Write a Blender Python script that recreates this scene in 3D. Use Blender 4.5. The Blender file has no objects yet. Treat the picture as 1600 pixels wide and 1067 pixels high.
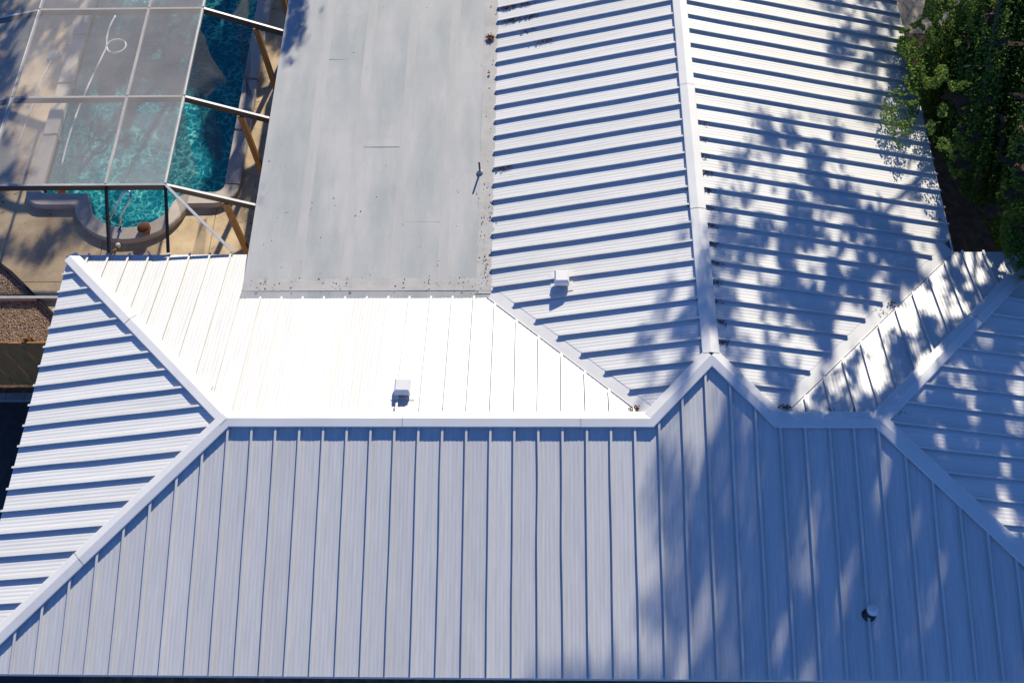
import bpy, math, random
import numpy as np
from mathutils import Vector, Matrix
random.seed(7)
rng = np.random.default_rng(11)
sc = bpy.context.scene
COL = sc.collection
E = 2.6                                   # eave height above the ground

# ------------------------------------------------------------------ camera
F_PX, TILT, ROLL, PAN = 1620.65, 0.4991, -0.0532, 0.0593
CAM = np.array([1.459, -3.2283, 17.2789 + E])
def cam_axes():
    ct, st = math.cos(TILT), math.sin(TILT)
    r, fw, up = np.array([1, 0, 0.]), np.array([0, st, -ct]), np.array([0, ct, st])
    c, s = math.cos(PAN), math.sin(PAN)
    Z = np.array([[c, -s, 0], [s, c, 0], [0, 0, 1]])
    r, fw, up = Z @ r, Z @ fw, Z @ up
    c, s = math.cos(ROLL), math.sin(ROLL)
    return c * r + s * up, -s * r + c * up, fw
CR, CU, CF = cam_axes()
cd = bpy.data.cameras.new('camera')
cam = bpy.data.objects.new('camera', cd)
COL.objects.link(cam)
M4 = Matrix(((CR[0], CU[0], -CF[0], CAM[0]), (CR[1], CU[1], -CF[1], CAM[1]), (CR[2], CU[2], -CF[2], CAM[2]), (0, 0, 0, 1)))
cam.matrix_world = M4
cd.sensor_width = 36
cd.lens = F_PX / 1600 * 36
cd.clip_end = 2000
sc.camera = cam

# ------------------------------------------------------------------ sky and sun
SUN_EL, SUN_AZ = math.radians(30.5), math.radians(13.5)      # azimuth from +Y towards +X
SUN = np.array([math.sin(SUN_AZ) * math.cos(SUN_EL), math.cos(SUN_AZ) * math.cos(SUN_EL), math.sin(SUN_EL)])
world = bpy.data.worlds.new('World')
sc.world = world
world.use_nodes = True
nt = world.node_tree
sky = nt.nodes.new('ShaderNodeTexSky')
sky.sky_type = 'NISHITA'
sky.sun_disc = False
sky.sun_elevation = SUN_EL
sky.sun_rotation = SUN_AZ
sky.air_density = 0.42
sky.dust_density = 0.0
sky.ozone_density = 10.0
bg = nt.nodes['Background']
nt.links.new(sky.outputs[0], bg.inputs[0])
bg.inputs[1].default_value = 0.15
sd = bpy.data.lights.new('sun', 'SUN')
sd.energy = 4.35
sd.angle = math.radians(0.53)
sd.color = (1, .908, .725)
sun = bpy.data.objects.new('sun', sd)
COL.objects.link(sun)
sun.location = (4, 30, 30)
sun.rotation_euler = Vector(SUN).to_track_quat('Z', 'Y').to_euler()
vs = sc.view_settings
vs.view_transform = 'Standard'
vs.look = 'None'
vs.exposure = 0.65
vs.gamma = 1
vs.use_curve_mapping = False
sc.render.engine = 'CYCLES'
sc.cycles.max_bounces = 8
sc.cycles.transparent_max_bounces = 16

# ------------------------------------------------------------------ helpers
def mesh_obj(name, verts, faces, mat=None, parent=None, smooth=False):
    me = bpy.data.meshes.new(name)
    me.from_pydata([tuple(map(float, v)) for v in verts], [], [tuple(f) for f in faces])
    if mat: me.materials.append(mat)
    if smooth: me.polygons.foreach_set('use_smooth', [True] * len(me.polygons))
    me.update()
    o = bpy.data.objects.new(name, me)
    COL.objects.link(o)
    if parent is not None: attach(o, parent)
    return o
def attach(o, parent):
    o.parent = parent
    w = parent.location.copy()
    p = parent.parent
    while p is not None:
        w += p.location
        p = p.parent
    o.location = -w if o.type == 'MESH' and not o.get('local') else o.location
def tag(o, label=None, cat=None, group=None, kind=None):
    if label: o['label'] = label
    if cat: o['category'] = cat
    if group: o['group'] = group
    if kind: o['kind'] = kind
    return o
def empty(name, loc, label=None, cat=None, group=None):
    o = bpy.data.objects.new(name, None)
    o.empty_display_size = .2
    COL.objects.link(o)
    o.location = loc
    return tag(o, label, cat, group)
class MB:
    def __init__(s): s.v = []; s.f = []
    def add(s, vs_, fs):
        n = len(s.v); s.v += [tuple(v) for v in vs_]; s.f += [tuple(i + n for i in f) for f in fs]; return s
    def box(s, a, b):
        (x0, y0, z0), (x1, y1, z1) = a, b
        return s.add([(x0,y0,z0),(x1,y0,z0),(x1,y1,z0),(x0,y1,z0),(x0,y0,z1),(x1,y0,z1),(x1,y1,z1),(x0,y1,z1)],
                     [(0,3,2,1),(4,5,6,7),(0,1,5,4),(1,2,6,5),(2,3,7,6),(3,0,4,7)])
    def bar(s, p0, p1, wd, ht, up=(0, 0, 1)):
        p0, p1 = Vector(p0), Vector(p1)
        d = (p1 - p0).normalized()
        x = d.cross(Vector(up)).normalized() * wd / 2
        y = x.cross(d).normalized() * ht / 2
        vs_ = [p + sx * x + sy * y for p in (p0, p1) for sx, sy in ((-1,-1),(1,-1),(1,1),(-1,1))]
        return s.add(vs_, [(0,1,2,3),(7,6,5,4),(0,4,5,1),(1,5,6,2),(2,6,7,3),(3,7,4,0)])
    def tube(s, pts, rad, n=8, cap=True):
        pts = [Vector(p) for p in pts]
        rs = rad if hasattr(rad, '__len__') else [rad] * len(pts)
        rings = []
        ref = Vector((.3, .2, 1))
        for i, p in enumerate(pts):
            d = (pts[min(i + 1, len(pts) - 1)] - pts[max(i - 1, 0)]).normalized()
            a = d.cross(ref)
            if a.length < 1e-3: a = d.cross(Vector((1, 0, 0)))
            a.normalize(); b = d.cross(a)
            rings.append([p + rs[i] * (math.cos(t) * a + math.sin(t) * b) for t in [2 * math.pi * k / n for k in range(n)]])
        n0 = [v for r in rings for v in r]
        fs = []
        for i in range(len(pts) - 1):
            for k in range(n):
                fs.append((i*n+k, i*n+(k+1)%n, (i+1)*n+(k+1)%n, (i+1)*n+k))
        if cap:
            fs.append(tuple(range(n))[::-1]); fs.append(tuple((len(pts)-1)*n + k for k in range(n)))
        return s.add(n0, fs)
    def prism(s, poly, z0, z1):
        n = len(poly)
        return s.add([(x, y, z0) for x, y in poly] + [(x, y, z1) for x, y in poly],
                     [tuple(range(n))[::-1], tuple(range(n, 2*n))] + [(i, (i+1)%n, n+(i+1)%n, n+i) for i in range(n)])
    def build(s, name, mat, parent=None, smooth=False): return mesh_obj(name, s.v, s.f, mat, parent, smooth)
def lathe(mb, prof, c, n=20):
    vs_, fs = [], []
    for r, z in prof:
        vs_ += [(c[0] + r*math.cos(2*math.pi*k/n), c[1] + r*math.sin(2*math.pi*k/n), c[2] + z) for k in range(n)]
    for i in range(len(prof) - 1):
        for k in range(n): fs.append((i*n+k, i*n+(k+1)%n, (i+1)*n+(k+1)%n, (i+1)*n+k))
    return mb.add(vs_, fs)
def vnoise(x, y, seed=0):
    """smooth value noise, numpy, roughly uniform 0..1"""
    x = np.asarray(x, float); y = np.asarray(y, float)
    xi, yi = np.floor(x).astype(np.int64), np.floor(y).astype(np.int64)
    fx, fy = x - xi, y - yi
    fx, fy = fx*fx*(3-2*fx), fy*fy*(3-2*fy)
    def h(a, b):
        n = (a * 374761393 + b * 668265263 + seed * 974711) & 0x7fffffff
        n = ((n ^ (n >> 13)) * 1274126177) & 0x7fffffff
        return ((n ^ (n >> 16)) & 0xffff) / 65535.0
    return (h(xi,yi)*(1-fx)+h(xi+1,yi)*fx)*(1-fy) + (h(xi,yi+1)*(1-fx)+h(xi+1,yi+1)*fx)*fy

# ------------------------------------------------------------------ materials
def mat(name, col, rough=.6, col2=None, scale=4, stretch=(1, 1, 1), lo=.35, hi=.65, bump=0, bscale=30, spec=.5, detail=5, metallic=0):
    m = bpy.data.materials.new(name); m.use_nodes = True
    t = m.node_tree; b = t.nodes['Principled BSDF']
    b.inputs['Roughness'].default_value = rough
    b.inputs['Specular IOR Level'].default_value = spec
    b.inputs['Metallic'].default_value = metallic
    b.inputs['Base Color'].default_value = (*col, 1)
    if col2 or bump:
        tc = t.nodes.new('ShaderNodeTexCoord'); mp = t.nodes.new('ShaderNodeMapping')
        mp.inputs['Scale'].default_value = stretch
        t.links.new(tc.outputs['Object'], mp.inputs[0])
    if col2:
        n = t.nodes.new('ShaderNodeTexNoise'); n.inputs['Scale'].default_value = scale; n.inputs['Detail'].default_value = detail
        n.inputs['Roughness'].default_value = .65
        r = t.nodes.new('ShaderNodeMapRange'); r.inputs[1].default_value = lo; r.inputs[2].default_value = hi
        mx = t.nodes.new('ShaderNodeMix'); mx.data_type = 'RGBA'
        mx.inputs[6].default_value = (*col, 1); mx.inputs[7].default_value = (*col2, 1)
        t.links.new(mp.outputs[0], n.inputs[0]); t.links.new(n.outputs[0], r.inputs[0])
        t.links.new(r.outputs[0], mx.inputs[0]); t.links.new(mx.outputs[2], b.inputs['Base Color'])
    if bump:
        n2 = t.nodes.new('ShaderNodeTexNoise'); n2.inputs['Scale'].default_value = bscale; n2.inputs['Detail'].default_value = 4
        bp = t.nodes.new('ShaderNodeBump'); bp.inputs['Strength'].default_value = bump; bp.inputs['Distance'].default_value = .02
        t.links.new(mp.outputs[0], n2.inputs[0]); t.links.new(n2.outputs[0], bp.inputs['Height']); t.links.new(bp.outputs[0], b.inputs['Normal'])
    return m
def speckle(m, col, scale, thr, soft=.02, big=1.2, biglo=.4, bighi=.7):
    """adds small dirt specks whose number varies over the surface"""
    t = m.node_tree; b = t.nodes['Principled BSDF']
    tc = t.nodes.new('ShaderNodeTexCoord')
    n = t.nodes.new('ShaderNodeTexNoise'); n.inputs['Scale'].default_value = scale; n.inputs['Detail'].default_value = 2
    g = t.nodes.new('ShaderNodeTexNoise'); g.inputs['Scale'].default_value = big; g.inputs['Detail'].default_value = 3
    r = t.nodes.new('ShaderNodeMapRange'); r.inputs[1].default_value = thr; r.inputs[2].default_value = thr + soft
    r2 = t.nodes.new('ShaderNodeMapRange'); r2.inputs[1].default_value = biglo; r2.inputs[2].default_value = bighi
    mu = t.nodes.new('ShaderNodeMath'); mu.operation = 'MULTIPLY'
    mx = t.nodes.new('ShaderNodeMix'); mx.data_type = 'RGBA'; mx.inputs[7].default_value = (*col, 1)
    for k in (n, g): t.links.new(tc.outputs['Object'], k.inputs[0])
    t.links.new(n.outputs[0], r.inputs[0]); t.links.new(g.outputs[0], r2.inputs[0])
    t.links.new(r.outputs[0], mu.inputs[0]); t.links.new(r2.outputs[0], mu.inputs[1]); t.links.new(mu.outputs[0], mx.inputs[0])
    src = b.inputs['Base Color'].links
    if src: t.links.new(src[0].from_socket, mx.inputs[6])
    else: mx.inputs[6].default_value = b.inputs['Base Color'].default_value
    t.links.new(mx.outputs[2], b.inputs['Base Color'])
    return m
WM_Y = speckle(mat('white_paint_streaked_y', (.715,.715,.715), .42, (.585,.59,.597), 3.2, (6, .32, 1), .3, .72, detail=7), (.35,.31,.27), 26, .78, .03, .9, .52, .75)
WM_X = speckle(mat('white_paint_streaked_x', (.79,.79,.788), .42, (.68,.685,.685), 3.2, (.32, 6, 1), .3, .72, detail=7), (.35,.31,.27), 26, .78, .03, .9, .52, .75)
for m_ in (WM_Y, WM_X):
    t = m_.node_tree; b = t.nodes['Principled BSDF']; oi = t.nodes.new('ShaderNodeObjectInfo')
    r = t.nodes.new('ShaderNodeMapRange'); r.inputs[3].default_value = .94; r.inputs[4].default_value = 1.02
    hs = t.nodes.new('ShaderNodeHueSaturation'); lk = b.inputs['Base Color'].links[0].from_socket
    t.links.new(oi.outputs['Random'], r.inputs[0]); t.links.new(r.outputs[0], hs.inputs['Value']); t.links.new(lk, hs.inputs['Color']); t.links.new(hs.outputs[0], b.inputs['Base Color'])
CAPM = mat('white_cap_paint', (.76,.76,.755), .4, (.69,.69,.69), 1.6, (1,1,1), .35, .7)
SEAM = mat('seam_shade_joint_grey', (.42,.42,.42), .6)  # grey put in to deepen the rib shadows; cap joints share it
SHEATH = mat('roof_sheathing', (.3,.3,.3), .8)
STUCCO = mat('pale_stucco', (.6,.56,.48), .9, (.52,.48,.42), 3, bump=.4, bscale=60)
FASCIA = mat('white_fascia_paint', (.72,.72,.7), .5)
MEMB = speckle(mat('grey_roll_roofing', (.35,.378,.39), .85, (.455,.458,.47), 1.0, (1.5, .35, 1), .38, .62, bump=.25, bscale=90, detail=8), (.1,.085,.07), 14, .72, .02, .8, .5, .62)
MEMB_L = speckle(mat('pale_lap_roofing', (.455,.455,.465), .85, (.385,.40,.405), 1.6, (2, .4, 1), .35, .7, bump=.25, bscale=90, detail=8), (.1,.085,.07), 16, .72, .02, 1.2, .5, .65)
MEMB_E = speckle(mat('dirty_edge_roofing', (.455,.45,.45), .85, (.385,.38,.375), 3, (1, 1, 1), .4, .65, bump=.3, bscale=60, detail=8), (.2,.12,.09), 13, .73, .04, 1.5, .5, .62)
DECK = speckle(mat('tan_deck_concrete', (.63,.49,.32), .9, (.41,.31,.205), 1.6, (1,1,1), .36, .66, bump=.3, bscale=50, detail=9), (.17,.13,.09), 9, .66, .03, 1.6, .4, .6)
COPING = mat('grey_beige_coping', (.54,.48,.42), .8, (.46,.40,.36), 4, (1,1,1), .35, .7, bump=.15, bscale=60)
PLASTER = mat('pool_plaster', (.42,.78,.77), .7, (.30,.64,.66), 1.2, (1,1,1), .35, .7)
ALU = mat('white_aluminium', (.72,.71,.68), .4, (.58,.56,.53), 4, (1,1,1), .4, .75)
STEEL = mat('polished_steel', (.7,.7,.7), .2, metallic=1)
WOODP = mat('orange_stained_wood', (.42,.19,.05), .55, (.3,.13,.035), 6, (6,6,.6), .35, .65)
FENCEW = mat('weathered_fence_wood', (.54,.23,.07), .85, (.38,.16,.05), 5, (4,4,.5), .35, .7)
FENCED = mat('dark_fence_wood', (.22,.12,.05), .9, (.14,.08,.035), 5)
ASPH = mat('asphalt', (.05,.052,.056), .9, (.035,.036,.04), 6, bump=.4, bscale=150)
KERB = mat('kerb_concrete', (.32,.32,.32), .9, (.25,.25,.25), 5)
WALK = mat('walkway_concrete', (.46,.41,.37), .9, (.35,.31,.28), 2)
SOIL = mat('leaf_litter_soil', (.11,.075,.048), .95, (.27,.17,.10), 5, (1,1,1), .42, .68, bump=.8, bscale=22, detail=10)
GRAVB = mat('gravel_base', (.28,.2,.14), .95, (.15,.105,.075), 12, bump=.6, bscale=40)
EDGE = mat('black_edging', (.02,.018,.016), .6)
DARKPIPE = mat('dark_pipe', (.06,.065,.075), .5)
RUBBER = mat('black_rubber', (.02,.02,.022), .6)
BARK = mat('oak_bark', (.11,.09,.07), .95, (.06,.05,.04), 10, (1,1,.3), .4, .6, bump=.8, bscale=30)
RUST = mat('dry_leaf_rust', (.22,.075,.025), .8, (.12,.04,.015), 25)
ORANGE = mat('orange_plastic', (.75,.22,.03), .4)
CREAM = mat('cream_plastic', (.75,.68,.5), .4)
TERRA = mat('terracotta', (.33,.15,.05), .8, (.22,.1,.03), 20)
HOSE = mat('white_hose_plastic', (.72,.74,.74), .4)
def multi_leaf(name, cols, transl):
    m = bpy.data.materials.new(name); m.use_nodes = True; t = m.node_tree
    b = t.nodes['Principled BSDF']; out = t.nodes['Material Output']
    b.inputs['Roughness'].default_value = .5; b.inputs['Specular IOR Level'].default_value = .35
    g = t.nodes.new('ShaderNodeNewGeometry'); r = t.nodes.new('ShaderNodeValToRGB')
    el = r.color_ramp.elements
    for i, c in enumerate(cols):
        e = el[i] if i < 2 else el.new(i / (len(cols) - 1))
        e.position = i / (len(cols) - 1); e.color = (*c, 1)
    t.links.new(g.outputs['Random Per Island'], r.inputs[0]); t.links.new(r.outputs[0], b.inputs['Base Color'])
    if transl:
        tr = t.nodes.new('ShaderNodeBsdfTranslucent'); mx = t.nodes.new('ShaderNodeMixShader'); mx.inputs[0].default_value = transl
        hs = t.nodes.new('ShaderNodeHueSaturation'); hs.inputs['Value'].default_value = 1.5; hs.inputs['Hue'].default_value = .485
        t.links.new(r.outputs[0], hs.inputs['Color']); t.links.new(hs.outputs[0], tr.inputs[0])
        t.links.new(b.outputs[0], mx.inputs[1]); t.links.new(tr.outputs[0], mx.inputs[2]); t.links.new(mx.outputs[0], out.inputs[0])
    return m
LEAF = multi_leaf('oak_leaves', [(.05,.11,.022), (.085,.165,.03), (.115,.205,.036), (.165,.245,.05)], .5)
DRYLEAF = multi_leaf('dry_leaves', [(.05,.03,.02), (.12,.06,.03), (.2,.1,.045), (.03,.02,.015)], 0)
STONE = multi_leaf('mixed_gravel', [(.5,.36,.23), (.26,.15,.09), (.62,.48,.34), (.36,.23,.14), (.46,.38,.32)], 0)
def screen_mat(name, cover, col):
    m = bpy.data.materials.new(name); m.use_nodes = True; t = m.node_tree
    for n in list(t.nodes):
        if n.type == 'BSDF_PRINCIPLED': t.nodes.remove(n)
    out = t.nodes['Material Output']
    tr = t.nodes.new('ShaderNodeBsdfTransparent'); d = t.nodes.new('ShaderNodeBsdfDiffuse'); d.inputs[0].default_value = (*col, 1)
    mx = t.nodes.new('ShaderNodeMixShader')
    tc = t.nodes.new('ShaderNodeTexCoord'); n = t.nodes.new('ShaderNodeTexNoise'); n.inputs['Scale'].default_value = 1.3
    r = t.nodes.new('ShaderNodeMapRange'); r.inputs[1].default_value = .3; r.inputs[2].default_value = .7
    r.inputs[3].default_value = cover * .85; r.inputs[4].default_value = cover * 1.15
    t.links.new(tc.outputs['Object'], n.inputs[0]); t.links.new(n.outputs[0], r.inputs[0]); t.links.new(r.outputs[0], mx.inputs[0])
    t.links.new(tr.outputs[0], mx.inputs[1]); t.links.new(d.outputs[0], mx.inputs[2]); t.links.new(mx.outputs[0], out.inputs[0])
    return m
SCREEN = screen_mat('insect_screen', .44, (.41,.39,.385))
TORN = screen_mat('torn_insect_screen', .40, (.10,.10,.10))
def water_mat():
    m = bpy.data.materials.new('pool_water'); m.use_nodes = True; t = m.node_tree
    for n in list(t.nodes):
        if n.type == 'BSDF_PRINCIPLED': t.nodes.remove(n)
    out = t.nodes['Material Output']
    tr = t.nodes.new('ShaderNodeBsdfTransparent'); gl = t.nodes.new('ShaderNodeBsdfGlossy'); gl.inputs['Roughness'].default_value = .03
    lw = t.nodes.new('ShaderNodeLayerWeight'); pw = t.nodes.new('ShaderNodeMath'); pw.operation = 'POWER'; pw.inputs[1].default_value = 4.5
    fr = t.nodes.new('ShaderNodeMath'); fr.operation = 'MULTIPLY_ADD'; fr.inputs[1].default_value = .95; fr.inputs[2].default_value = .02
    t.links.new(lw.outputs['Facing'], pw.inputs[0]); t.links.new(pw.outputs[0], fr.inputs[0]); mx = t.nodes.new('ShaderNodeMixShader')
    tc = t.nodes.new('ShaderNodeTexCoord')
    nz = t.nodes.new('ShaderNodeTexNoise'); nz.inputs['Scale'].default_value = 3.0; nz.inputs['Detail'].default_value = 3
    mixv = t.nodes.new('ShaderNodeVectorMath'); mixv.operation = 'MULTIPLY_ADD'; mixv.inputs[1].default_value = (.6,.6,0)
    t.links.new(tc.outputs['Object'], nz.inputs[0]); t.links.new(nz.outputs[1], mixv.inputs[0]); t.links.new(tc.outputs['Object'], mixv.inputs[2])
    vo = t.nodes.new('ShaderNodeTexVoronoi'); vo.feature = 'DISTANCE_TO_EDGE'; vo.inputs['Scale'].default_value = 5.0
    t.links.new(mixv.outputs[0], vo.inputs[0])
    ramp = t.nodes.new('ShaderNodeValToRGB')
    ramp.color_ramp.elements[0].position = 0; ramp.color_ramp.elements[0].color = (.85,1,.97,1)  # caustic light painted as bright lines in the water's transparent colour
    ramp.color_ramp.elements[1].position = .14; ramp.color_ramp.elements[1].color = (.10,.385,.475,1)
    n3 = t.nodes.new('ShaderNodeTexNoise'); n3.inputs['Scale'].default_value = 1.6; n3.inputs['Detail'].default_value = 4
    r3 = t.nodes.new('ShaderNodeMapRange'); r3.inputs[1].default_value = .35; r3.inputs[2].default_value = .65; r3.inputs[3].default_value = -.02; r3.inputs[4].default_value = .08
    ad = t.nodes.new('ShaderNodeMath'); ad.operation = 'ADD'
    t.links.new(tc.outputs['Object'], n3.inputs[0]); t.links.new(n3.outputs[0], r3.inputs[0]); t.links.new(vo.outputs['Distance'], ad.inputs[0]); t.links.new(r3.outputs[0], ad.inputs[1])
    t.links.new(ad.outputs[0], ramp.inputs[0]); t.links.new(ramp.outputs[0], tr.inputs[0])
    bn = t.nodes.new('ShaderNodeTexNoise'); bn.inputs['Scale'].default_value = 5; bn.inputs['Detail'].default_value = 3
    bp = t.nodes.new('ShaderNodeBump'); bp.inputs['Strength'].default_value = .25; bp.inputs['Distance'].default_value = .05
    t.links.new(tc.outputs['Object'], bn.inputs[0]); t.links.new(bn.outputs[0], bp.inputs['Height'])
    t.links.new(bp.outputs[0], gl.inputs['Normal'])
    t.links.new(fr.outputs[0], mx.inputs[0]); t.links.new(tr.outputs[0], mx.inputs[1]); t.links.new(gl.outputs[0], mx.inputs[2])
    t.links.new(mx.outputs[0], out.inputs[0])
    return m
WATER = water_mat()

# ------------------------------------------------------------------ roof geometry
w, p, W, xa, xr, xb = 4.0807, .2519, 5.1699, -3.9736, 4.3908, 7.1592
PS = .4103
YTOP = 22.0
XL, XR_ = xa - w, xb + w                   # main wing eaves
TL, TR = xr - W, xr + W                    # rear wing eaves
JL, JR = xr - (W - w), xr + (W - w)        # where valley, hip and ridge meet
VS = .23                                   # how far the rear wing's panels stop short of the valley
ZF = E + .31                               # flat roof level
def roof_z(X, Y):
    a = np.minimum(np.minimum(p*Y, p*(2*w-Y)), np.minimum(p*(X-XL), p*(XR_-X)))
    b = np.minimum(np.minimum(p*(X-TL), p*(TR-X)), p*Y)
    return np.maximum(a, b)

FX0, FX1, FY0, FY1 = -4.31, .50, 6.94, 19.0
# ---- ground, deck, drive
# ---- pool outline (inner coping edge), counter-clockwise
def arc(cx, cy, rx, ry, a0, a1, n): return [(cx + rx*math.cos(math.radians(a0+(a1-a0)*k/n)), cy + ry*math.sin(math.radians(a0+(a1-a0)*k/n))) for k in range(n+1)]
PX0, PX1, PY0, PY1 = -10.45, -6.06, 11.5, 25.0
inner = [(PX0, PY1)] + arc(PX0+.12, PY0+.12, .12, .12, 180, 270, 4) + [(-9.32, PY0)] + arc(-8.2, 11.35, 1.0, .84, 188, 352, 18) + [(-7.06, PY0+.02)] + arc(PX1-.22, PY0+.24, .22, .22, 270, 360, 5) + [(PX1, PY1)]
def offset(poly, d):
    out = []
    for i, q in enumerate(poly):
        a = Vector(poly[max(i-1, 0)]); b = Vector(poly[min(i+1, len(poly)-1)]); c = Vector(q)
        d1 = (c - a).normalized() if (c-a).length > 1e-6 else (b - c).normalized()
        d2 = (b - c).normalized() if (b-c).length > 1e-6 else d1
        n1, n2 = Vector((d1.y, -d1.x)), Vector((d2.y, -d2.x))
        n = (n1 + n2).normalized(); k = 1 / max(.55, n.dot(n1))
        out.append(tuple(c + n * d * k))
    return out
CW = .36
outer = offset(inner, CW)
DZ = .05
hx0, hx1, hy0, hy1 = PX0-.2, PX1+.2, 10.35, PY1+.2
gx_ = [-400, hx0, hx1, 400]; gy_ = [-400, hy0, hy1, 400]
g = mesh_obj('ground', [(x_, y_, 0) for y_ in gy_ for x_ in gx_], [(j*4+i, j*4+i+1, j*4+i+5, j*4+i+4) for j in range(3) for i in range(3) if (i, j) != (1, 1)], SOIL); tag(g, kind='structure')
# deck: slabs around the pool with open joints
deck = mesh_obj('pool_deck', [(-11.75,7.2,DZ-.03),(-3.6,7.2,DZ-.03),(-3.6,10.0,DZ-.03),(-11.75,10.0,DZ-.03)], [(0,1,2,3)], GRAVB); tag(deck, kind='structure')
mid = offset(inner, .2)
def slab(poly): MB().prism(poly, DZ-.045, DZ).build('deck_slab', DECK, deck)
curve = [(-11.75,10.1),(-11.05,9.68),(-10.69,9.42),(-10.21,8.99),(-9.93,8.73),(-9.47,8.31),(-9.05,7.8)]
J = .008
def cut(poly, axis, c, keep):
    out = []
    for i in range(len(poly)):
        a, b = poly[i], poly[(i+1) % len(poly)]
        sa, sb = (a[axis]-c)*keep, (b[axis]-c)*keep
        if sa >= 0: out.append(a)
        if sa*sb < 0:
            t = sa/(sa-sb); out.append((a[0]+(b[0]-a[0])*t, a[1]+(b[1]-a[1])*t))
    return out
i0 = next(i for i, q in enumerate(mid) if q[1] < 12.2)
i1 = max(i for i, q in enumerate(mid) if q[1] < 12.2)
south = curve + [(-9.0,7.2),(-3.6,7.2),(-3.6,12.2),(mid[i1][0],12.2)] + mid[i0:i1+1][::-1] + [(mid[i0][0],12.2),(-11.75,12.2)]
p1 = cut(cut(south, 1, 9.12+J, 1), 0, -8.72-J, -1)
slab(p1)
slab(cut(cut(south, 1, 9.12-J, -1), 0, -8.72-J, -1))
rest = cut(south, 0, -8.72+J, 1)
slab(cut(rest, 0, -6.2-J, -1)); slab(cut(rest, 0, -6.2+J, 1))
for y0, y1 in ((12.2+J, 15.4), (15.4+J, 25.3)):
    slab([(-13.4,y0),(mid[0][0],y0),(mid[0][0],y1),(-13.4,y1)])
    slab([(mid[-1][0],y0),(-3.6,y0),(-3.6,y1),(mid[-1][0],y1)])
# ---- pool
pool = empty('swimming_pool', (-8.2,14,0), 'turquoise swimming pool with rounded step end and raised beige coping', 'swimming pool')
WZ = .06; PD = -1.25
b = MB(); n = len(inner)
b.add([(x,y,.1) for x,y in inner] + [(x,y,PD) for x,y in inner], [(i, i+1, n+i+1, n+i) for i in range(n-1)] + [tuple(range(n, 2*n))])
b.build('basin', PLASTER, pool)
st = MB().prism(offset(arc(-8.2,11.35,1.0,.84,188,352,18), -.02), PD, -.55).build('step', PLASTER, pool)
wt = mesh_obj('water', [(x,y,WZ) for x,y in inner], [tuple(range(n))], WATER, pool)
def coping_piece(i, j):
    bb = MB(); m = j - i + 1
    prof = []
    for k in range(i, j+1):
        a, c = Vector(inner[k]), Vector(outer[k]); d = (c-a).normalized()
        prof.append([(*(a), WZ-.1), (*(a), .19), (*(a+d*.02), .205), (*(c-d*.03), .205), (*(c), .185), (*(c), .0)])
    v = [q for r in prof for q in r]; fs = []
    for k in range(m-1):
        for q in range(5): fs.append((k*6+q, k*6+q+1, (k+1)*6+q+1, (k+1)*6+q))
    fs += [(0,1,2,3,4,5)[::-1], tuple((m-1)*6+q for q in range(6))]
    bb.add(v, fs).build('coping_stone', COPING, pool)
# long straight runs get subdivided into stones
def run(a, b_, oa, ob, length=1.6):
    L = (Vector(b_)-Vector(a)).length; k = max(1, round(L/length))
    global inner, outer
    si, so = inner, outer
    for q in range(k):
        t0, t1 = q/k + .003, (q+1)/k - .003
        inner = [tuple(Vector(a).lerp(Vector(b_), t)) for t in (t0,t1)]; outer = [tuple(Vector(oa).lerp(Vector(ob), t)) for t in (t0,t1)]
        coping_piece(0, 1)
    inner, outer = si, so
run(inner[0], inner[1], outer[0], outer[1])
coping_piece(1, 5); run(inner[5], inner[6], outer[5], outer[6], 2)
k0 = 6
for a, c in ((6, 12), (12, 19), (19, 26)): coping_piece(a, c)
coping_piece(26, 27); coping_piece(27, n-2); run(inner[n-2], inner[n-1], outer[n-2], outer[n-1])
# ---- gravel bed, edging
gb = mesh_obj('gravel_bed', [(-13,6.62,.012),(-8.6,6.62,.012),(-8.6,10.3,.012),(-13,10.3,.012)], [(0,1,2,3)], GRAVB); tag(gb, kind='structure')
bb = MB()
pts = [(x-.03, y-.03) for x, y in curve]
for a, c in zip(pts[:-1], pts[1:]): bb.bar((*a, .05), (*c, .05), .045, .13)
tag(bb.build('garden_edging', EDGE), 'black curved edging strip between gravel bed and tan deck', 'edging')
N = 9000
gx = rng.uniform(-11.6, -8.7, N*2); gy = rng.uniform(6.65, 10, N*2)
lim = np.interp(gx, [q[0] for q in curve], [q[1] for q in curve]) - .06
k = gy < lim; gx, gy = gx[k][:N], gy[k][:N]
oc = np.array([(1,0,0),(0,1,0),(-1,0,0),(0,-1,0),(0,0,1)], float)
V = []; Fc = []
for x, y in zip(gx, gy):
    s_ = random.uniform(.014, .042); a = random.uniform(0, 6.28); ca, sa = math.cos(a), math.sin(a); n0 = len(V)
    e = random.uniform(.6, 1.4)
    for q in oc:
        X_, Y_ = q[0]*e, q[1]
        V.append((x + s_*(ca*X_-sa*Y_)*random.uniform(.8,1.2), y + s_*(sa*X_+ca*Y_)*random.uniform(.8,1.2), .014 + s_*.7*q[2]))
    Fc += [(n0,n0+1,n0+4),(n0+1,n0+2,n0+4),(n0+2,n0+3,n0+4),(n0+3,n0,n0+4)]
tag(mesh_obj('gravel', V, Fc, STONE), 'loose brown and cream gravel beside the pool deck', 'gravel', kind='stuff')
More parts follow.
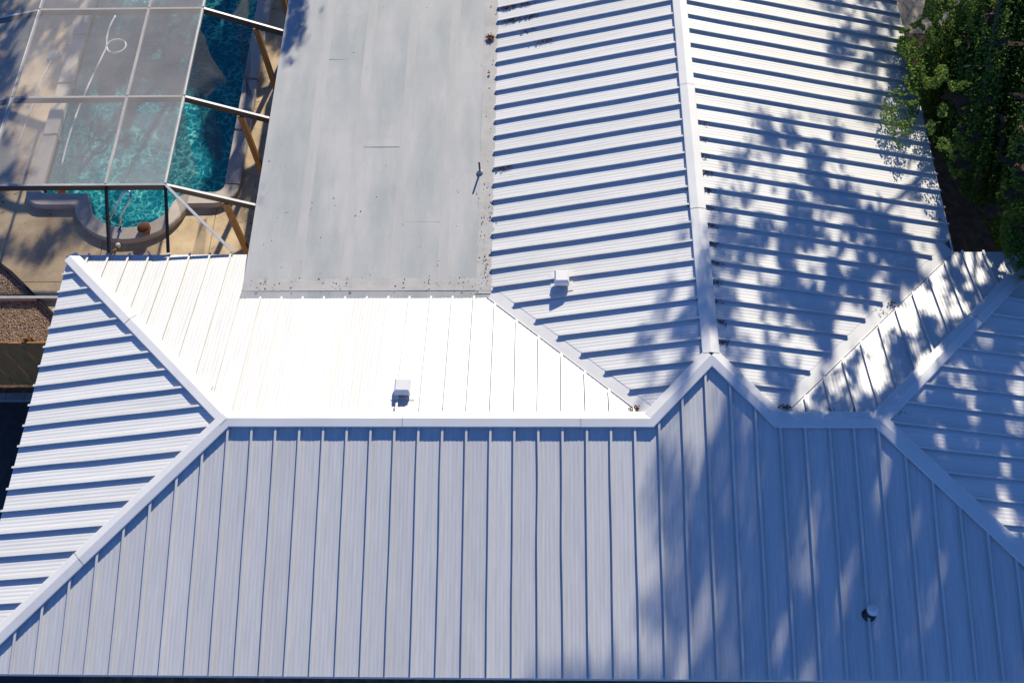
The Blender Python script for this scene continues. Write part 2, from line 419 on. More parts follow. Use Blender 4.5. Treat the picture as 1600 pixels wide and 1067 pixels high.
# ---- drive, kerb, walk
tag(mesh_obj('driveway', [(-30,-6,.008),(-7.2,-6,.008),(-7.2,6.1,.008),(-30,6.1,.008)], [(0,1,2,3)], ASPH), kind='structure')
kb = tag(mesh_obj('kerb', [(-14,6.12,.02),(-7.6,6.12,.02),(-7.6,6.3,.02),(-14,6.3,.02)], [(0,1,2,3)], KERB), kind='structure')
for i in range(16): MB().box((-14+i*.4+.005,6.125,0), (-14+(i+1)*.4-.005,6.295,.1)).build('kerb_block', KERB, kb)
tag(mesh_obj('walkway', [(9.7,16.6,.01),(24,16.2,.01),(24,18.6,.01),(9.7,19,.01)], [(0,1,2,3)], WALK), kind='structure')

# ------------------------------------------------------------------ house
house = empty('house', ((XL+XR_)/2, w, 0), 'single-storey house with white standing-seam hip roof and grey flat rear section', 'house')
wall = MB(); wt_ = .55
wall.box((XL+wt_, wt_, 0), (XR_-wt_, 2*w-wt_, E-.12)); wall.build('wall', STUCCO, house)
MB().box((TL+wt_, 2*w-wt_-.3, 0), (TR-wt_, YTOP-wt_, E-.121)).build('wall', STUCCO, house)
sf = MB(); sf.box((XL+.02, .02, E-.12), (XR_-.02, 2*w-.02, E-.09)); sf.build('soffit', FASCIA, house)
MB().box((TL+.021, 2*w-.3, E-.122), (TR-.021, YTOP-.02, E-.093)).build('soffit', FASCIA, house)
# slopes: u axis, vmin(u), vmax(u), seam phase
def zmain(X, Y, which):
    return E + {'f': p*Y, 'b': p*(2*w-Y), 'l': p*(X-XL), 'r': p*(XR_-X), 'tl': p*(X-TL), 'tr': p*(TR-X)}[which]
NRM = {'f': (0,-p,1), 'b': (0,p,1), 'l': (-p,0,1), 'r': (p,0,1), 'tl': (-p,0,1), 'tr': (p,0,1)}
NRM = {k: np.array(v)/math.hypot(p, 1) for k, v in NRM.items()}
V2 = VS*math.sqrt(2)
def f_rng(u):
    top = u-XL if u < xa else (w if u < JL else (w+(u-JL) if u < xr else (W-(u-xr) if u < JR else (w if u < xb else XR_-u))))
    return 0, top-.015
def bl_rng(u):
    lo = w + max(0, xa-u); hi = 2*w if u < TL else w + (JL-u) - .03
    if FX0 < u < FX1: hi = min(hi, FY0+.02)
    return lo+.015, hi
def br_rng(u):
    lo = w + max(0, u-xb); hi = 2*w if u > TR else w + (u-JR) - .03
    return lo+.015, hi
def l_rng(u): return XL, xa-abs(u-w)-.015
def r_rng(u): return xb+abs(u-w)+.015, XR_
def tl_rng(u):
    hi = xr if u > W else xr-(W-u); lo = TL if u > 2*w+V2 else JL-(u-w)+V2
    if u > FY0: lo = max(lo, FX1-.02)
    return lo, hi-.015
def tr_rng(u):
    lo = xr if u > W else xr+(W-u); hi = TR if u > 2*w+V2 else JR+(u-w)-V2
    return lo+.015, hi
SL = [('f','x',XL,XR_,xa+.047,f_rng), ('b','x',XL,JL,xa+.047,bl_rng), ('b','x',JR,XR_,JR+.12,br_rng),
      ('l','y',0,2*w,4.813,l_rng), ('r','y',0,2*w,4.473,r_rng), ('tl','y',w,YTOP,12.91,tl_rng), ('tr','y',w,YTOP,12.91,tr_rng)]
def prof():
    L = [(-.0151,0),(-.005,.001),(-.0049,.043),(-.019,.0432),(-.0192,.053),(.0192,.053),(.019,.0432),(.0049,.043),(.005,.001),(.0151,0)]
    a, b_ = .034, PS-.034
    for k in range(36):
        t = k/35; L.append((a+(b_-a)*t, .0011*(1-math.cos(2*math.pi*5*t))))
    L.append((PS-.015, 0))
    return L
PROF = prof()
RIB = 10
def shape_h(d, i):
    return PROF[i][1] if i is not None else 0.0
def make_slope(idx, key, ax, u0, u1, ph, rg):
    nrm = NRM[key]
    def P(u, v, h):
        X, Y = (u, v) if ax == 'x' else (v, u)
        return np.array([X, Y, zmain(X, Y, key)]) + nrm*h
    # sheathing
    us = np.linspace(u0+.005, u1-.005, 120); ok = [(u, *rg(u)) for u in us]; ok = [q for q in ok if q[2]-q[1] > .01]
    vsl = []; fsl = []
    for u, a, c in ok: vsl += [P(u, a, -.018), P(u, c, -.018)]
    for i in range(len(ok)-1): fsl.append((2*i, 2*i+1, 2*i+3, 2*i+2))
    so = mesh_obj('roof_slope', vsl, fsl, SHEATH, house)
    k0, k1 = math.floor((u0-ph)/PS)-1, math.ceil((u1-ph)/PS)+1
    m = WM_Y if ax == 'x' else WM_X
    for k in range(k0, k1):
        cols = []
        dl = [q for q in PROF]
        lo_u, hi_u = ph+k*PS-.015, ph+(k+1)*PS-.015
        a, c = max(lo_u, u0+.002), min(hi_u, u1-.002)
        if c - a < .004: continue
        whole_rib = a < ph+k*PS-.0149 and ph+k*PS+.021 < c
        ds = [(d, i) for i, (d, _) in enumerate(PROF) if (i < RIB and whole_rib) or (i >= RIB and a < ph+k*PS+d < c)]
        if not whole_rib or ds[0][1] != 0: ds = [(a-ph-k*PS, None)] + ds
        if ds[-1][1] != len(PROF)-1: ds = ds + [(c-ph-k*PS, None)]
        for d, i in ds:
            u = ph+k*PS+d; lo, hi = rg(u)
            if hi-lo < .006:
                if len(cols) > RIB: break
                cols = []; continue
            cols.append((d, u, lo, hi, i))
        if len(cols) < 3: continue
        vmin = min(q[2] for q in cols); vmax = max(q[3] for q in cols)
        nv = max(2, int((vmax-vmin)/.28)+1)
        verts = []
        T = np.linspace(0, 1, nv)
        for d, u, lo, hi, pi in cols:
            v = lo + (hi-lo)*T
            j0 = (vnoise(v*.95, np.full(nv, k*1.0+.5), idx+3)-.5)*.018
            j1 = (vnoise(v*.95, np.full(nv, k+1.5), idx+3)-.5)*.018
            f = min(1, max(0, (d-.015)/(PS-.03)))
            uu = u + (j0*(1-f)+j1*f)
            oil = (vnoise(v*.9+k*7.3, np.full(nv, d*4+k*3.1), idx+40)-.5)*.0065*(math.sin(math.pi*f))
            hh = shape_h(d, pi) + oil
            for q in range(nv): verts.append(P(uu[q], v[q], hh[q]))
        faces = []
        flip = (ax == 'y')
        for i in range(len(cols)-1):
            for q in range(nv-1):
                fc = (i*nv+q, (i+1)*nv+q, (i+1)*nv+q+1, i*nv+q+1)
                faces.append(fc[::-1] if flip else fc)
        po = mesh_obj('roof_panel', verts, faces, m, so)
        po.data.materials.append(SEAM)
        legs = {(1,2), (2,3), (6,7), (7,8)}  # rib legs coloured grey to darken the shade beside the seams
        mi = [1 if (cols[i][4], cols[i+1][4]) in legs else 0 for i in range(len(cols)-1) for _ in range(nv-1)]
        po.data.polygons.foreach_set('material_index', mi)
for i, s_ in enumerate(SL): make_slope(i, *s_)
# ---- fascia and drip edge
def fas(a, b_, nm='fascia'):
    MB().bar((a[0],a[1],E-.085), (b_[0],b_[1],E-.085), .03, .16).build(nm, FASCIA, house)
fas((XL+.03,.016),(XR_-.03,.016)); fas((XL+.016,.03),(XL+.016,2*w-.03)); fas((XR_-.016,.03),(XR_-.016,2*w-.03))
fas((XL+.03,2*w-.016),(-4.3,2*w-.016)); fas((TR+.01,2*w-.016),(XR_-.03,2*w-.016)); fas((TR-.016,2*w+.02),(TR-.016,YTOP)); fas((TL+.016,2*w+.02),(TL+.016,YTOP))
gv = [(TL,YTOP-.01,E),(TR,YTOP-.01,E),(xr,YTOP-.01,E+W*p)]
mesh_obj('gable_end', [(*q,) for q in gv], [(0,1,2)], STUCCO, house)
# ---- caps
def cap(A, B, ka, kb, name, seg=3.05, hw=.135, h=.07, ends=(0,0)):
    A, B = Vector(A), Vector(B); L = (B-A).length; d = (B-A).normalized()
    wings = []
    for kk in (ka, kb):
        nn = Vector(NRM[kk]); t = nn.cross(d).normalized()
        if t.z > 0: t = -t
        wings.append((t, nn))
    (ta, na), (tb, nb) = wings
    up = (na+nb).normalized(); lift = h/up.dot(na)
    sec = [ta*hw+na*(h-.028), ta*hw+na*h, ta*(hw-.012)+na*(h+.004), up*lift+up*.006, tb*(hw-.012)+nb*(h+.004), tb*hw+nb*h, tb*hw+nb*(h-.028)]
    k = max(1, math.ceil(L/seg)); q = 0
    for i in range(k):
        s0, s1 = i*seg+.006 if i else -ends[0], min(L, (i+1)*seg-.006) if i < k-1 else L+ends[1]
        o_ = up*(.0025*(i % 2))
        nsub = max(1, int((s1-s0)/.5)); vsx = []; fs = []
        for j in range(nsub+1):
            wob = up*(random.uniform(-.0015,.0015)) + ta*random.uniform(-.0015,.0015)
            for c in sec: vsx.append(A+d*(s0+(s1-s0)*j/nsub)+c+o_+wob)
        m = len(sec)
        for j in range(nsub):
            for c in range(m-1): fs.append((j*m+c, j*m+c+1, (j+1)*m+c+1, (j+1)*m+c))
        mesh_obj(name, vsx, fs, CAPM, house)
        if i < k-1:
            jv = [A+d*(s1+q)+c-up*.005 for q in (-.03,.045) for c in sec]
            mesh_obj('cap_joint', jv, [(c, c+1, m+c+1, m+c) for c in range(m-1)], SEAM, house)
def R3(X, Y, Z): return (X, Y, E+Z)
RZ, TZ = w*p, W*p
cap(R3(xa,w,RZ), R3(XL,2*w,0), 'l', 'b', 'hip_cap', 3.3, ends=(.03,-.12))
cap(R3(xa,w,RZ), R3(XL,0,0), 'l', 'f', 'hip_cap', 3.3, ends=(.03,.0))
cap(R3(xa,w,RZ), R3(JL,w,RZ), 'b', 'f', 'ridge_cap', 3.05, ends=(.0,.03))
cap(R3(JL,w,RZ), R3(xr,W,TZ), 'tl', 'f', 'hip_cap', ends=(.06,.0))
cap(R3(JR,w,RZ), R3(xr,W,TZ), 'tr', 'f', 'hip_cap', ends=(.06,.0))
cap(R3(xr,W+.04,TZ+.004), R3(xr,YTOP,TZ+.004), 'tl', 'tr', 'ridge_cap', 3.05)
cap(R3(JR,w,RZ), R3(xb,w,RZ), 'b', 'f', 'ridge_cap', ends=(.03,.0))
cap(R3(xb,w,RZ), R3(XR_,2*w,0), 'r', 'b', 'hip_cap', 3.3, ends=(.03,.0))
cap(R3(xb,w,RZ), R3(XR_,0,0), 'r', 'f', 'hip_cap', 3.3, ends=(.03,.0))
# ---- valley flashing: one wing lies on the rear slope, one tucks under the back slope
for (A, B, ka) in ((R3(JL,w,RZ), R3(TL,2*w,0), 'tl'), (R3(JR,w,RZ), R3(TR,2*w,0), 'tr')):
    A, B = Vector(A), Vector(B); d = (B-A).normalized()
    ta = Vector(NRM[ka]).cross(d); ta = ta if ta.z > 0 else -ta
    tb = Vector(NRM['b']).cross(d); tb = tb if tb.z > 0 else -tb
    na, nb = Vector(NRM[ka]), Vector(NRM['b'])
    sec = [ta.normalized()*.36+na*-.004, na*-.004+ta.normalized()*.012, ta.normalized()*.006+na*.012, tb.normalized()*.02+nb*-.012, tb.normalized()*.15+nb*-.012]
    L = (B-A).length; ns = 8
    vsx = [A+d*(.12+(L-.12)*j/ns)+c for j in range(ns+1) for c in sec]
    mesh_obj('valley_flashing', vsx, [(j*5+c, j*5+c+1, (j+1)*5+c+1, (j+1)*5+c) for j in range(ns) for c in range(4)], CAPM, house)
# ---- flat roof
fr = MB().box((FX0+.02, 2*w-.35, E+.06), (FX1-.15, FY1, ZF-.012)).build('flat_roof', SHEATH, house)
MB().bar((FX0+.01,2*w-.1,E+.15),(FX0+.01,FY1,E+.15),.025,.3).build('edge_fascia', FASCIA, fr)
bx = [FX0, -3.30, -2.34, -1.39, -.46, FX1-.16]
def sheet(name, x0, x1, y0, y1, z, m, wr=.004, seed=1, step=.12, tilt=0, rim_d=.006):
    nx, ny = max(2, int((x1-x0)/step)), max(2, int((y1-y0)/step)); v = []; f = []
    gx_, gy_ = np.meshgrid(np.linspace(x0, x1, nx+1), np.linspace(y0, y1, ny+1))
    hz = (vnoise(gx_*1.1, gy_*2.3, seed)-.5)*wr*1.2 + (vnoise(gx_*.6, gy_*6, seed+5)-.5)*wr*.9
    wobx = (vnoise(gy_*2, gx_*0, seed+9)-.5)*.02
    for j in range(ny+1):
        for i in range(nx+1): v.append((gx_[j,i]+(wobx[j,i] if 0 < i else 0), gy_[j,i], z+hz[j,i]+tilt*j/ny))
    for j in range(ny):
        for i in range(nx): q = j*(nx+1)+i; f.append((q, q+1, q+nx+2, q+nx+1))
    # turned-down rim
    n0 = len(v); rim = [i for i in range(nx+1)] + [(j+1)*(nx+1)-1 for j in range(1, ny+1)]
    left = [j*(nx+1) for j in range(ny+1)]
    for L_ in (rim, left):
        t0 = len(v); v += [v[i] for i in L_]; b0 = len(v); v += [(v[i][0], v[i][1], v[i][2]-rim_d) for i in L_]
        for a in range(len(L_)-1):
            q = (t0+a, b0+a, b0+a+1, t0+a+1); f.append(q if L_ is rim else q[::-1])
    return mesh_obj(name, v, f, m, fr, True)
for i in range(5): sheet('membrane_sheet', bx[i], bx[i+1]+.03, FY0+.36, FY1, ZF+.004+.001*i, MEMB, .005, 20+i)
for i in range(1, 5): sheet('lap_strip', bx[i]-.1, bx[i]+.1, FY0+.38, FY1, ZF+.0075+.001*i, MEMB_L, .003, 40+i, .12, 0, .003)
# end laps: short cross strips
for (x0, x1, y) in ((-3.2,-2.44,13.2), (-2.24,-1.49,10.75), (-1.29,-.56,8.85)):
    sheet('cross_lap', x0, x1, y-.14, y+.06, ZF+.0085, MEMB, .009, int(y*10), .05, 0, .002)
sheet('edge_strip', FX1-.3, FX1, FY0+.1, FY1, ZF+.013, MEMB_E, .006, 60, .08)
sheet('base_flashing', FX0, FX1-.02, FY0+.17, FY0+.45, ZF+.0145, MEMB_E, .006, 61, .06)
sheet('base_flashing', FX0-.015, FX1+.01, FY0, FY0+.2, ZF-.004, MEMB, .004, 62, .05, .016, .03)
# ---- orange porch posts under the flat roof's edge
for y in (9.30, 11.59, 14.14, 16.6):
    MB().box((-4.99-.06, y-.045, DZ), (-4.99+.06, y+.045, E+.19)).build('porch_post', WOODP, house)

# ------------------------------------------------------------------ roof vents
def rz(X, Y): return E + float(roof_z(np.array(X), np.array(Y)))
def frustum(mb, c, a, b_, z0, z1):
    (ax_, ay), (bx_, by) = a, b_
    v = [(c[0]+sx*ax_, c[1]+sy*ay, z0) for sx, sy in ((-1,-1),(1,-1),(1,1),(-1,1))] + [(c[0]+sx*bx_, c[1]+sy*by, z1) for sx, sy in ((-1,-1),(1,-1),(1,1),(-1,1))]
    return mb.add(v, [(0,3,2,1),(4,5,6,7),(0,1,5,4),(1,2,6,5),(2,3,7,6),(3,0,4,7)])
def box_vent(X, Y, label, key, sz, rot):
    z0 = rz(X, Y); t = empty('roof_vent', (X, Y, z0), label, 'roof vent')
    t.rotation_euler.z = rot
    def part(nm, mb, m):
        o = mb.build(nm, m); o['local'] = 1; o.parent = t
        return o
    nn = NRM[key]
    def sl(x, y):
        c, s = math.cos(rot), math.sin(rot); gx_, gy_ = c*x-s*y, s*x+c*y
        return -(nn[0]*gx_+nn[1]*gy_)/nn[2]
    fl = MB(); q = [(-sz*.85,-sz*.85),(sz*.85,-sz*.85),(sz*.85,sz*.85),(-sz*.85,sz*.85)]
    fl.add([(x,y,sl(x,y)+.006) for x,y in q]+[(x,y,sl(x,y)+.012) for x,y in q], [(4,5,6,7),(0,1,5,4),(1,2,6,5),(2,3,7,6),(3,0,4,7)])
    part('flashing', fl, CAPM)
    part('duct', frustum(MB(), (0,0), (sz*.40,sz*.36), (sz*.40,sz*.36), -.06, .15), mat('vent_throat', (.12,.12,.125), .7))
    h = MB(); frustum(h, (0,0), (sz*.55,sz*.56), (sz*.55,sz*.56), .10, .19); part('hood', h, CAPM)
    h = MB(); frustum(h, (0,0), (sz*.552,sz*.562), (sz*.44,sz*.40), .191, .245); part('hood_top', h, CAPM)
    return t
box_vent(-.97, 4.72, 'white box vent on the bright back slope just behind the long ridge', 'b', .25, 0)
box_vent(1.84, 7.08, 'white box vent on the rear wing slope beside the valley', 'tl', .25, 0)
X, Y = 6.76, 1.0; z0 = rz(X, Y)
pv = empty('pipe_vent', (X, Y, z0), 'small round plumbing vent with white cap on shaded front slope', 'roof vent')
def lp(nm, mb, m, par, sm=True):
    o = mb.build(nm, m, None, sm); o['local'] = 1; o.parent = par; return o
lp('boot', lathe(MB(), [(.12,-.03),(.115,.012),(.075,.03),(.055,.09),(.05,.095)], (0,0,0)), RUBBER, pv)
lp('pipe', lathe(MB(), [(.045,-.02),(.045,.19),(.038,.19)], (0,0,0)), mat('grey_vent_pipe', (.28,.28,.29), .5), pv)
dome = lathe(MB(), [(.088,-.045),(.092,-.02),(.082,.025),(.055,.055),(.02,.066),(.0,.067)], (0,0,0))
dm = lp('cap', dome, CAPM, pv); dm.location = (.015,.02,.21); dm.rotation_euler = (math.radians(-18), math.radians(16), 0)
pp = empty('roof_pipe', (.206, 9.934, ZF), 'thin dark pipe standing on the grey flat roof near its right edge', 'pipe')
lp('pipe', lathe(MB(), [(.02,-.01),(.02,.33),(.012,.335),(.0,.335)], (0,0,0), 10), DARKPIPE, pp)
lp('boot', lathe(MB(), [(.07,.03),(.06,.045),(.025,.07)], (0,0,0), 12), MEMB_E, pp)

# ------------------------------------------------------------------ pool enclosure
ZC = E + .74
cage = empty('pool_enclosure', (-8, 11.5, 0), 'white aluminium screen enclosure over the pool with torn panels', 'pool enclosure')
CX = [-11.9, -9.68, -7.23, -6.03]; CY = [9.30, 11.59, 14.14, 16.6, 19.1]
SIDE_SHADE = mat('painted_side_shade', (.035,.028,.026), .5)  # dark tone painted on the frame's shaded faces
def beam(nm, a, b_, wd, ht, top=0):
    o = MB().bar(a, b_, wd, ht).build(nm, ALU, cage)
    if ht > .07:                                    # light painted as colour: white sunlit top, dark shaded sides
        o.data.materials.append(SIDE_SHADE)
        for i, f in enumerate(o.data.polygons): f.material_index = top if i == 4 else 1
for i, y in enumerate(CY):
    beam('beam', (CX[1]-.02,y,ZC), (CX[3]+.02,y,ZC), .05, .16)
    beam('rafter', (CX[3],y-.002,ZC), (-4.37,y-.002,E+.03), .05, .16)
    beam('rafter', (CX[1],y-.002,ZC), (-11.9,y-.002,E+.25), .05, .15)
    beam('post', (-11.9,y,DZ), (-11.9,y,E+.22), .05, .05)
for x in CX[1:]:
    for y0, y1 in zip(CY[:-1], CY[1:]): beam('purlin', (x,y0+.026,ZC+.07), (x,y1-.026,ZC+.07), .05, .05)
beam('eave_rail', (-11.9,CY[0],E+.24), (-11.9,CY[-1],E+.24), .05, .05)
for x in (CX[2], CX[3]): beam('rafter', (x,CY[0]-.03,ZC+.03), (x-.0,8.2,E+.02), .04, .085, 1)  # tops turned away from the sun get the dark shade colour too
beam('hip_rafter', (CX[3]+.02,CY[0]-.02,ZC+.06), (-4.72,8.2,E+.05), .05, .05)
def quad(nm, pts, m, sag=.03, nx=8, ny=10):
    v = []; f = []
    A, B, C, D = [Vector(q) for q in pts]
    for j in range(ny+1):
        for i in range(nx+1):
            s_, t = i/nx, j/ny
            P_ = A.lerp(B, s_).lerp(D.lerp(C, s_), t); P_.z -= sag*16*s_*(1-s_)*t*(1-t)*(.7+.6*float(vnoise(i*.4, j*.4, len(nm))))
            v.append(P_)
    for j in range(ny):
        for i in range(nx): q = j*(nx+1)+i; f.append((q,q+1,q+nx+2,q+nx+1))
    return mesh_obj(nm, v, f, m, cage, True)
zs = ZC+.097
for y0, y1 in zip(CY[:-1], CY[1:]):
    for x0, x1 in zip(CX[1:-1], CX[2:]): quad('screen_panel', [(x0,y0,zs),(x1,y0,zs),(x1,y1,zs),(x0,y1,zs)], SCREEN)
    quad('screen_panel', [(-11.9,y0,E+.27),(CX[1],y0,zs),(CX[1],y1,zs),(-11.9,y1,E+.27)], SCREEN)
def flap(outline_a, outline_b, wave, seed, m=TORN, nx=10, ny=14):
    """torn screen: lofts from an attached edge to a free edge with folds"""
    def at(L, t):
        k = t*(len(L)-1); i = min(int(k), len(L)-2); return Vector(L[i]).lerp(Vector(L[i+1]), k-i)
    v = []; f = []
    for j in range(ny+1):
        for i in range(nx+1):
            s_, t = i/nx, j/ny; P_ = at(outline_a, t).lerp(at(outline_b, t), s_)
            k = wave*s_; a = float(vnoise(t*5, s_*2, seed))-.5; b2 = float(vnoise(t*5, s_*2, seed+1))-.5
            P_ += Vector((a*k, b2*k*.4, -.25*s_*(1-s_)+b2*k)); v.append(P_)
    for j in range(ny):
        for i in range(nx): q = j*(nx+1)+i; f.append((q,q+1,q+nx+2,q+nx+1))
    mesh_obj('torn_screen', v, f, m, cage, True)
x = CX[3]+.02
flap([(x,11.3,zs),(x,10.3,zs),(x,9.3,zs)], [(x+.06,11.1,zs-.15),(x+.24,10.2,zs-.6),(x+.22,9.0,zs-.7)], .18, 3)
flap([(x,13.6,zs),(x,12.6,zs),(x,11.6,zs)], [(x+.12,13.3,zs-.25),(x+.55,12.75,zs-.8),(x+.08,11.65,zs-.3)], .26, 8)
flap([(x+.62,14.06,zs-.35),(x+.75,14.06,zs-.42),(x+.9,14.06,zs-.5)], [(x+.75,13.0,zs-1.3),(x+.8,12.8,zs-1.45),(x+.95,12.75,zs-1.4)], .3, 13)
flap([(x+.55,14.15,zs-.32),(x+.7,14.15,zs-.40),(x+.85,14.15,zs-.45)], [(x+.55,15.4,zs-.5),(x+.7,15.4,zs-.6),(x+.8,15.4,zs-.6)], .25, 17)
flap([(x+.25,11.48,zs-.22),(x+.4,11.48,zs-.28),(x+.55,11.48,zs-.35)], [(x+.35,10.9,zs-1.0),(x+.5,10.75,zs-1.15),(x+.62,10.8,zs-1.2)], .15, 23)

# ------------------------------------------------------------------ pool things
hr = empty('pool_handrail', (-8.35,10.4,.2), 'polished steel figure-four handrail at the pool steps', 'handrail')
MB().tube([(-8.323,10.428,.18),(-8.2,10.6,.55),(-7.93,10.86,.82),(-7.92,10.96,.92),(-8.0,11.02,.94),(-8.12,10.97,.88),(-8.33,10.82,.6),(-8.62,10.72,.2),(-8.75,10.7,-.2)], .024, 10).build('rail', STEEL, hr, True)
for q in ((-8.323,10.428),): lathe(MB(), [(.06,.205),(.06,.215),(.03,.235)], (*q,0), 14).build('escutcheon', STEEL, hr)
hp = []
for t in np.linspace(0, 1, 70):
    if t < .3: k = t/.3; hp.append((-9.85-.08*math.sin(k*3), 17.4-1.1*k, WZ+.015))
    elif t < .6:
        a = (t-.3)/.3*2*math.pi; hp.append((-9.6-.25*math.cos(a), 16.3-.23*math.sin(a), WZ+.015+.03*(t-.3)/.3))
    else: k = (t-.6)/.4; hp.append((-9.85-.35*math.sin(k*1.9), 16.3-3.9*k, WZ+.02-.0*k))
tag(MB().tube(hp, .024, 8).build('pool_hose', HOSE, None, True), 'thin white vacuum hose looping across the pool water', 'hose')
fl = empty('pool_float', (-9.98,11.63,WZ), 'small orange and cream float in the pool corner', 'pool float')
lathe(MB(), [(0,-.05),(.08,-.04),(.105,.02),(.09,.07),(.05,.1),(0,.105)], (-10.0,11.63,WZ), 16).build('body', ORANGE, fl, True)
lathe(MB(), [(0,.07),(.05,.08),(.055,.12),(.03,.15),(0,.155)], (-9.94,11.66,WZ), 12).build('cap', CREAM, fl, True)
pt = empty('flower_pot', (-7.72,10.52,.205), 'round brown terracotta pot standing on the pool coping', 'pot')
lathe(MB(), [(.11,0),(.15,.06),(.155,.12),(.15,.13),(.14,.125)], (-7.72,10.42,.205), 18).build('pot_body', TERRA, pt, True)
lathe(MB(), [(.145,.12),(.1,.17),(.05,.19),(0,.195)], (-7.72,10.42,.205), 18).build('potting_soil', mat('pot_soil', (.16,.07,.03), .95, (.1,.05,.02), 30), pt)
vl = empty('hose_valve', (-8.25,9.78,DZ), 'small brass and white hose valve on the deck by the eave', 'valve')
MB().tube([(-8.38,9.62,DZ),(-8.36,9.64,.3),(-8.3,9.72,.36),(-8.2,9.84,.34)], .03, 8).build('pipe', TERRA, vl, True)
lathe(MB(), [(0,-.05),(.05,-.045),(.055,.03),(.03,.05),(0,.05)], (-8.2,9.9,.36), 12).build('white_cap', CREAM, vl, True)
MB().bar((-8.28,9.60,.22),(-8.12,9.66,.24),.06,.06).build('body', RUBBER, vl)
lathe(MB(), [(0,0),(.09,.0),(.1,.1),(.07,.2),(.03,.24),(0,.24)], (-11.1,16.0,DZ), 12)
ct = empty('pool_skimmer_net', (-11.35,14.4,DZ), 'pale pole with small white head lying on the deck under the screen', 'pool pole')
MB().tube([(-11.42,13.1,DZ+.02),(-11.32,15.2,DZ+.02),(-11.2,15.9,DZ+.03)], .016, 8).build('pole', ALU, ct)
MB().bar((-11.32,15.95,DZ+.04),(-10.98,16.06,DZ+.05),.12,.05).build('brush_head', HOSE, ct)

# ------------------------------------------------------------------ fences
fy = 6.53
fn = empty('wooden_fence', (-10, fy, 0), 'brown wooden board fence with vertical planks beside the house', 'fence')
x = -13.6; i = 0
while x < -7.62:
    wd = .225 + random.uniform(-.004,.004); hgt = 1.93 + random.uniform(-.012,.012); yo = random.uniform(-.004,.004)
    MB().box((x, fy-.012+yo, .04), (x+wd, fy+.012+yo, hgt)).build('plank', FENCEW, fn); x += wd + .007
for z in (.35, 1.05, 1.8): MB().box((-13.6, fy+.018, z-.045), (-7.5, fy+.058, z+.045)).build('rail', FENCED, fn)
for xx in (-13, -10.9, -8.85): MB().box((xx-.05, fy+.06, 0), (xx+.05, fy+.16, 1.98)).build('post', FENCED, fn)
mr = MB().box((-13.2,8.63,-.02),(-8.35,8.69,.15)).build('metal_rail', ALU)
tag(mr, 'thin pale metal base rail lying across the gravel bed', 'rail')

# ------------------------------------------------------------------ dry leaves on the roof
def leaf_mesh(name, P_, S_, m, parent=None, flat=.0, quadshape=True, asp=.55, nrm=None):
    """P_: Nx3 positions, S_: N sizes; random oriented pointed leaves of two folded quads joined in one mesh"""
    n = len(P_); P_ = np.asarray(P_, float)
    if nrm is None:
        th = rng.uniform(0, 2*np.pi, n); cz = rng.uniform(-1, 1, n) if flat == 0 else 1-rng.uniform(0, flat, n)
        sz = np.sqrt(1-cz**2); nr = np.stack([sz*np.cos(th), sz*np.sin(th), cz], 1)
    else:
        nr = nrm + rng.normal(0, flat, (n,3)); nr /= np.linalg.norm(nr, axis=1)[:,None]
    a = np.cross(nr, rng.normal(size=(n,3))); a /= np.linalg.norm(a, axis=1)[:,None]; b2 = np.cross(nr, a)
    s_ = np.asarray(S_)[:,None]
    tip, base = P_+a*s_*.5, P_-a*s_*.5
    l, r = P_+b2*s_*asp*.5+nr*s_*.12, P_-b2*s_*asp*.5+nr*s_*.12
    V_ = np.stack([base, r, tip, l], 1).reshape(-1, 3)
    me = bpy.data.meshes.new(name)
    me.vertices.add(4*n); me.vertices.foreach_set('co', V_.ravel())
    me.loops.add(6*n); me.polygons.add(2*n)
    idx = (np.arange(n)*4)[:,None] + np.array([0,1,2,0,2,3])
    me.loops.foreach_set('vertex_index', idx.ravel().astype(np.int32))
    me.polygons.foreach_set('loop_start', (np.arange(2*n)*3).astype(np.int32))
    me.update(calc_edges=True); me.validate()
    me.materials.append(m)
    o = bpy.data.objects.new(name, me); COL.objects.link(o)
    if parent is not None: attach(o, parent)
    return o
DP = []
def litter(X, Y, n, sx, sy, dz=.012):
    for _ in range(n):
        x_, y_ = X+random.gauss(0, sx), Y+random.gauss(0, sy); z_ = rz(x_, y_)
        if x_ < FX1 and y_ > FY0+.2: z_ = max(z_, ZF+.04)
        DP.append((x_, y_, z_+dz+random.uniform(0,.025)))
ys = [12.91+k*PS for k in range(-20, 6)]
for y in ys:
    if W+.1 < y < 10.6: litter(xr+.21+random.uniform(0,.05), y-.06, random.choice((14,26,34)), .065, .02)
    if W+.1 < y < 9.0 and random.random() < .75: litter(xr-.17, y-.03, 4, .02, .02)
for y, x_, n in ((14.55,.62,40),(14.55,1.05,22),(14.14,.72,40),(14.14,1.12,26),(13.73,1.05,10),(13.32,1.45,26),(10.04,.60,24)):
    k = round((y-12.91)/PS); litter(x_+.08, 12.91+k*PS-.07, n*2, .11, .02)
litter(JL-.28, w+.24, 26, .05, .02); litter(JR+.12, w+.26, 45, .07, .02); litter(JR+.2, w+.27, 20, .04, .02)
for k in range(3): litter(JR+.12+PS*(k+1)+.0, w+.22, 9, .03, .02)
for k in range(7, 13): litter(xa+.047+PS*k-.02, w+.24, random.choice((1,3,4)), .014, .02)
litter(TR-1.55, 2*w-1.42, 30, .05, .05); litter(TR-1.75, 2*w-1.62, 14, .06, .06); litter(TR-.28, 2*w+.72, 14, .12, .01)
litter(xb+.45, w+.22, 10, .08, .03)
for _ in range(75):
    litter(FX1-.12+random.gauss(0,.07), random.uniform(7.2, 9.6) if random.random()<.7 else random.uniform(7.2, 15), 1, .03, .05, .012)
for _ in range(60): litter(random.uniform(FX0+.1, FX1), FY0+random.choice((.22,.3,.42))+random.gauss(0,.02), 1, .02, .01, .012)
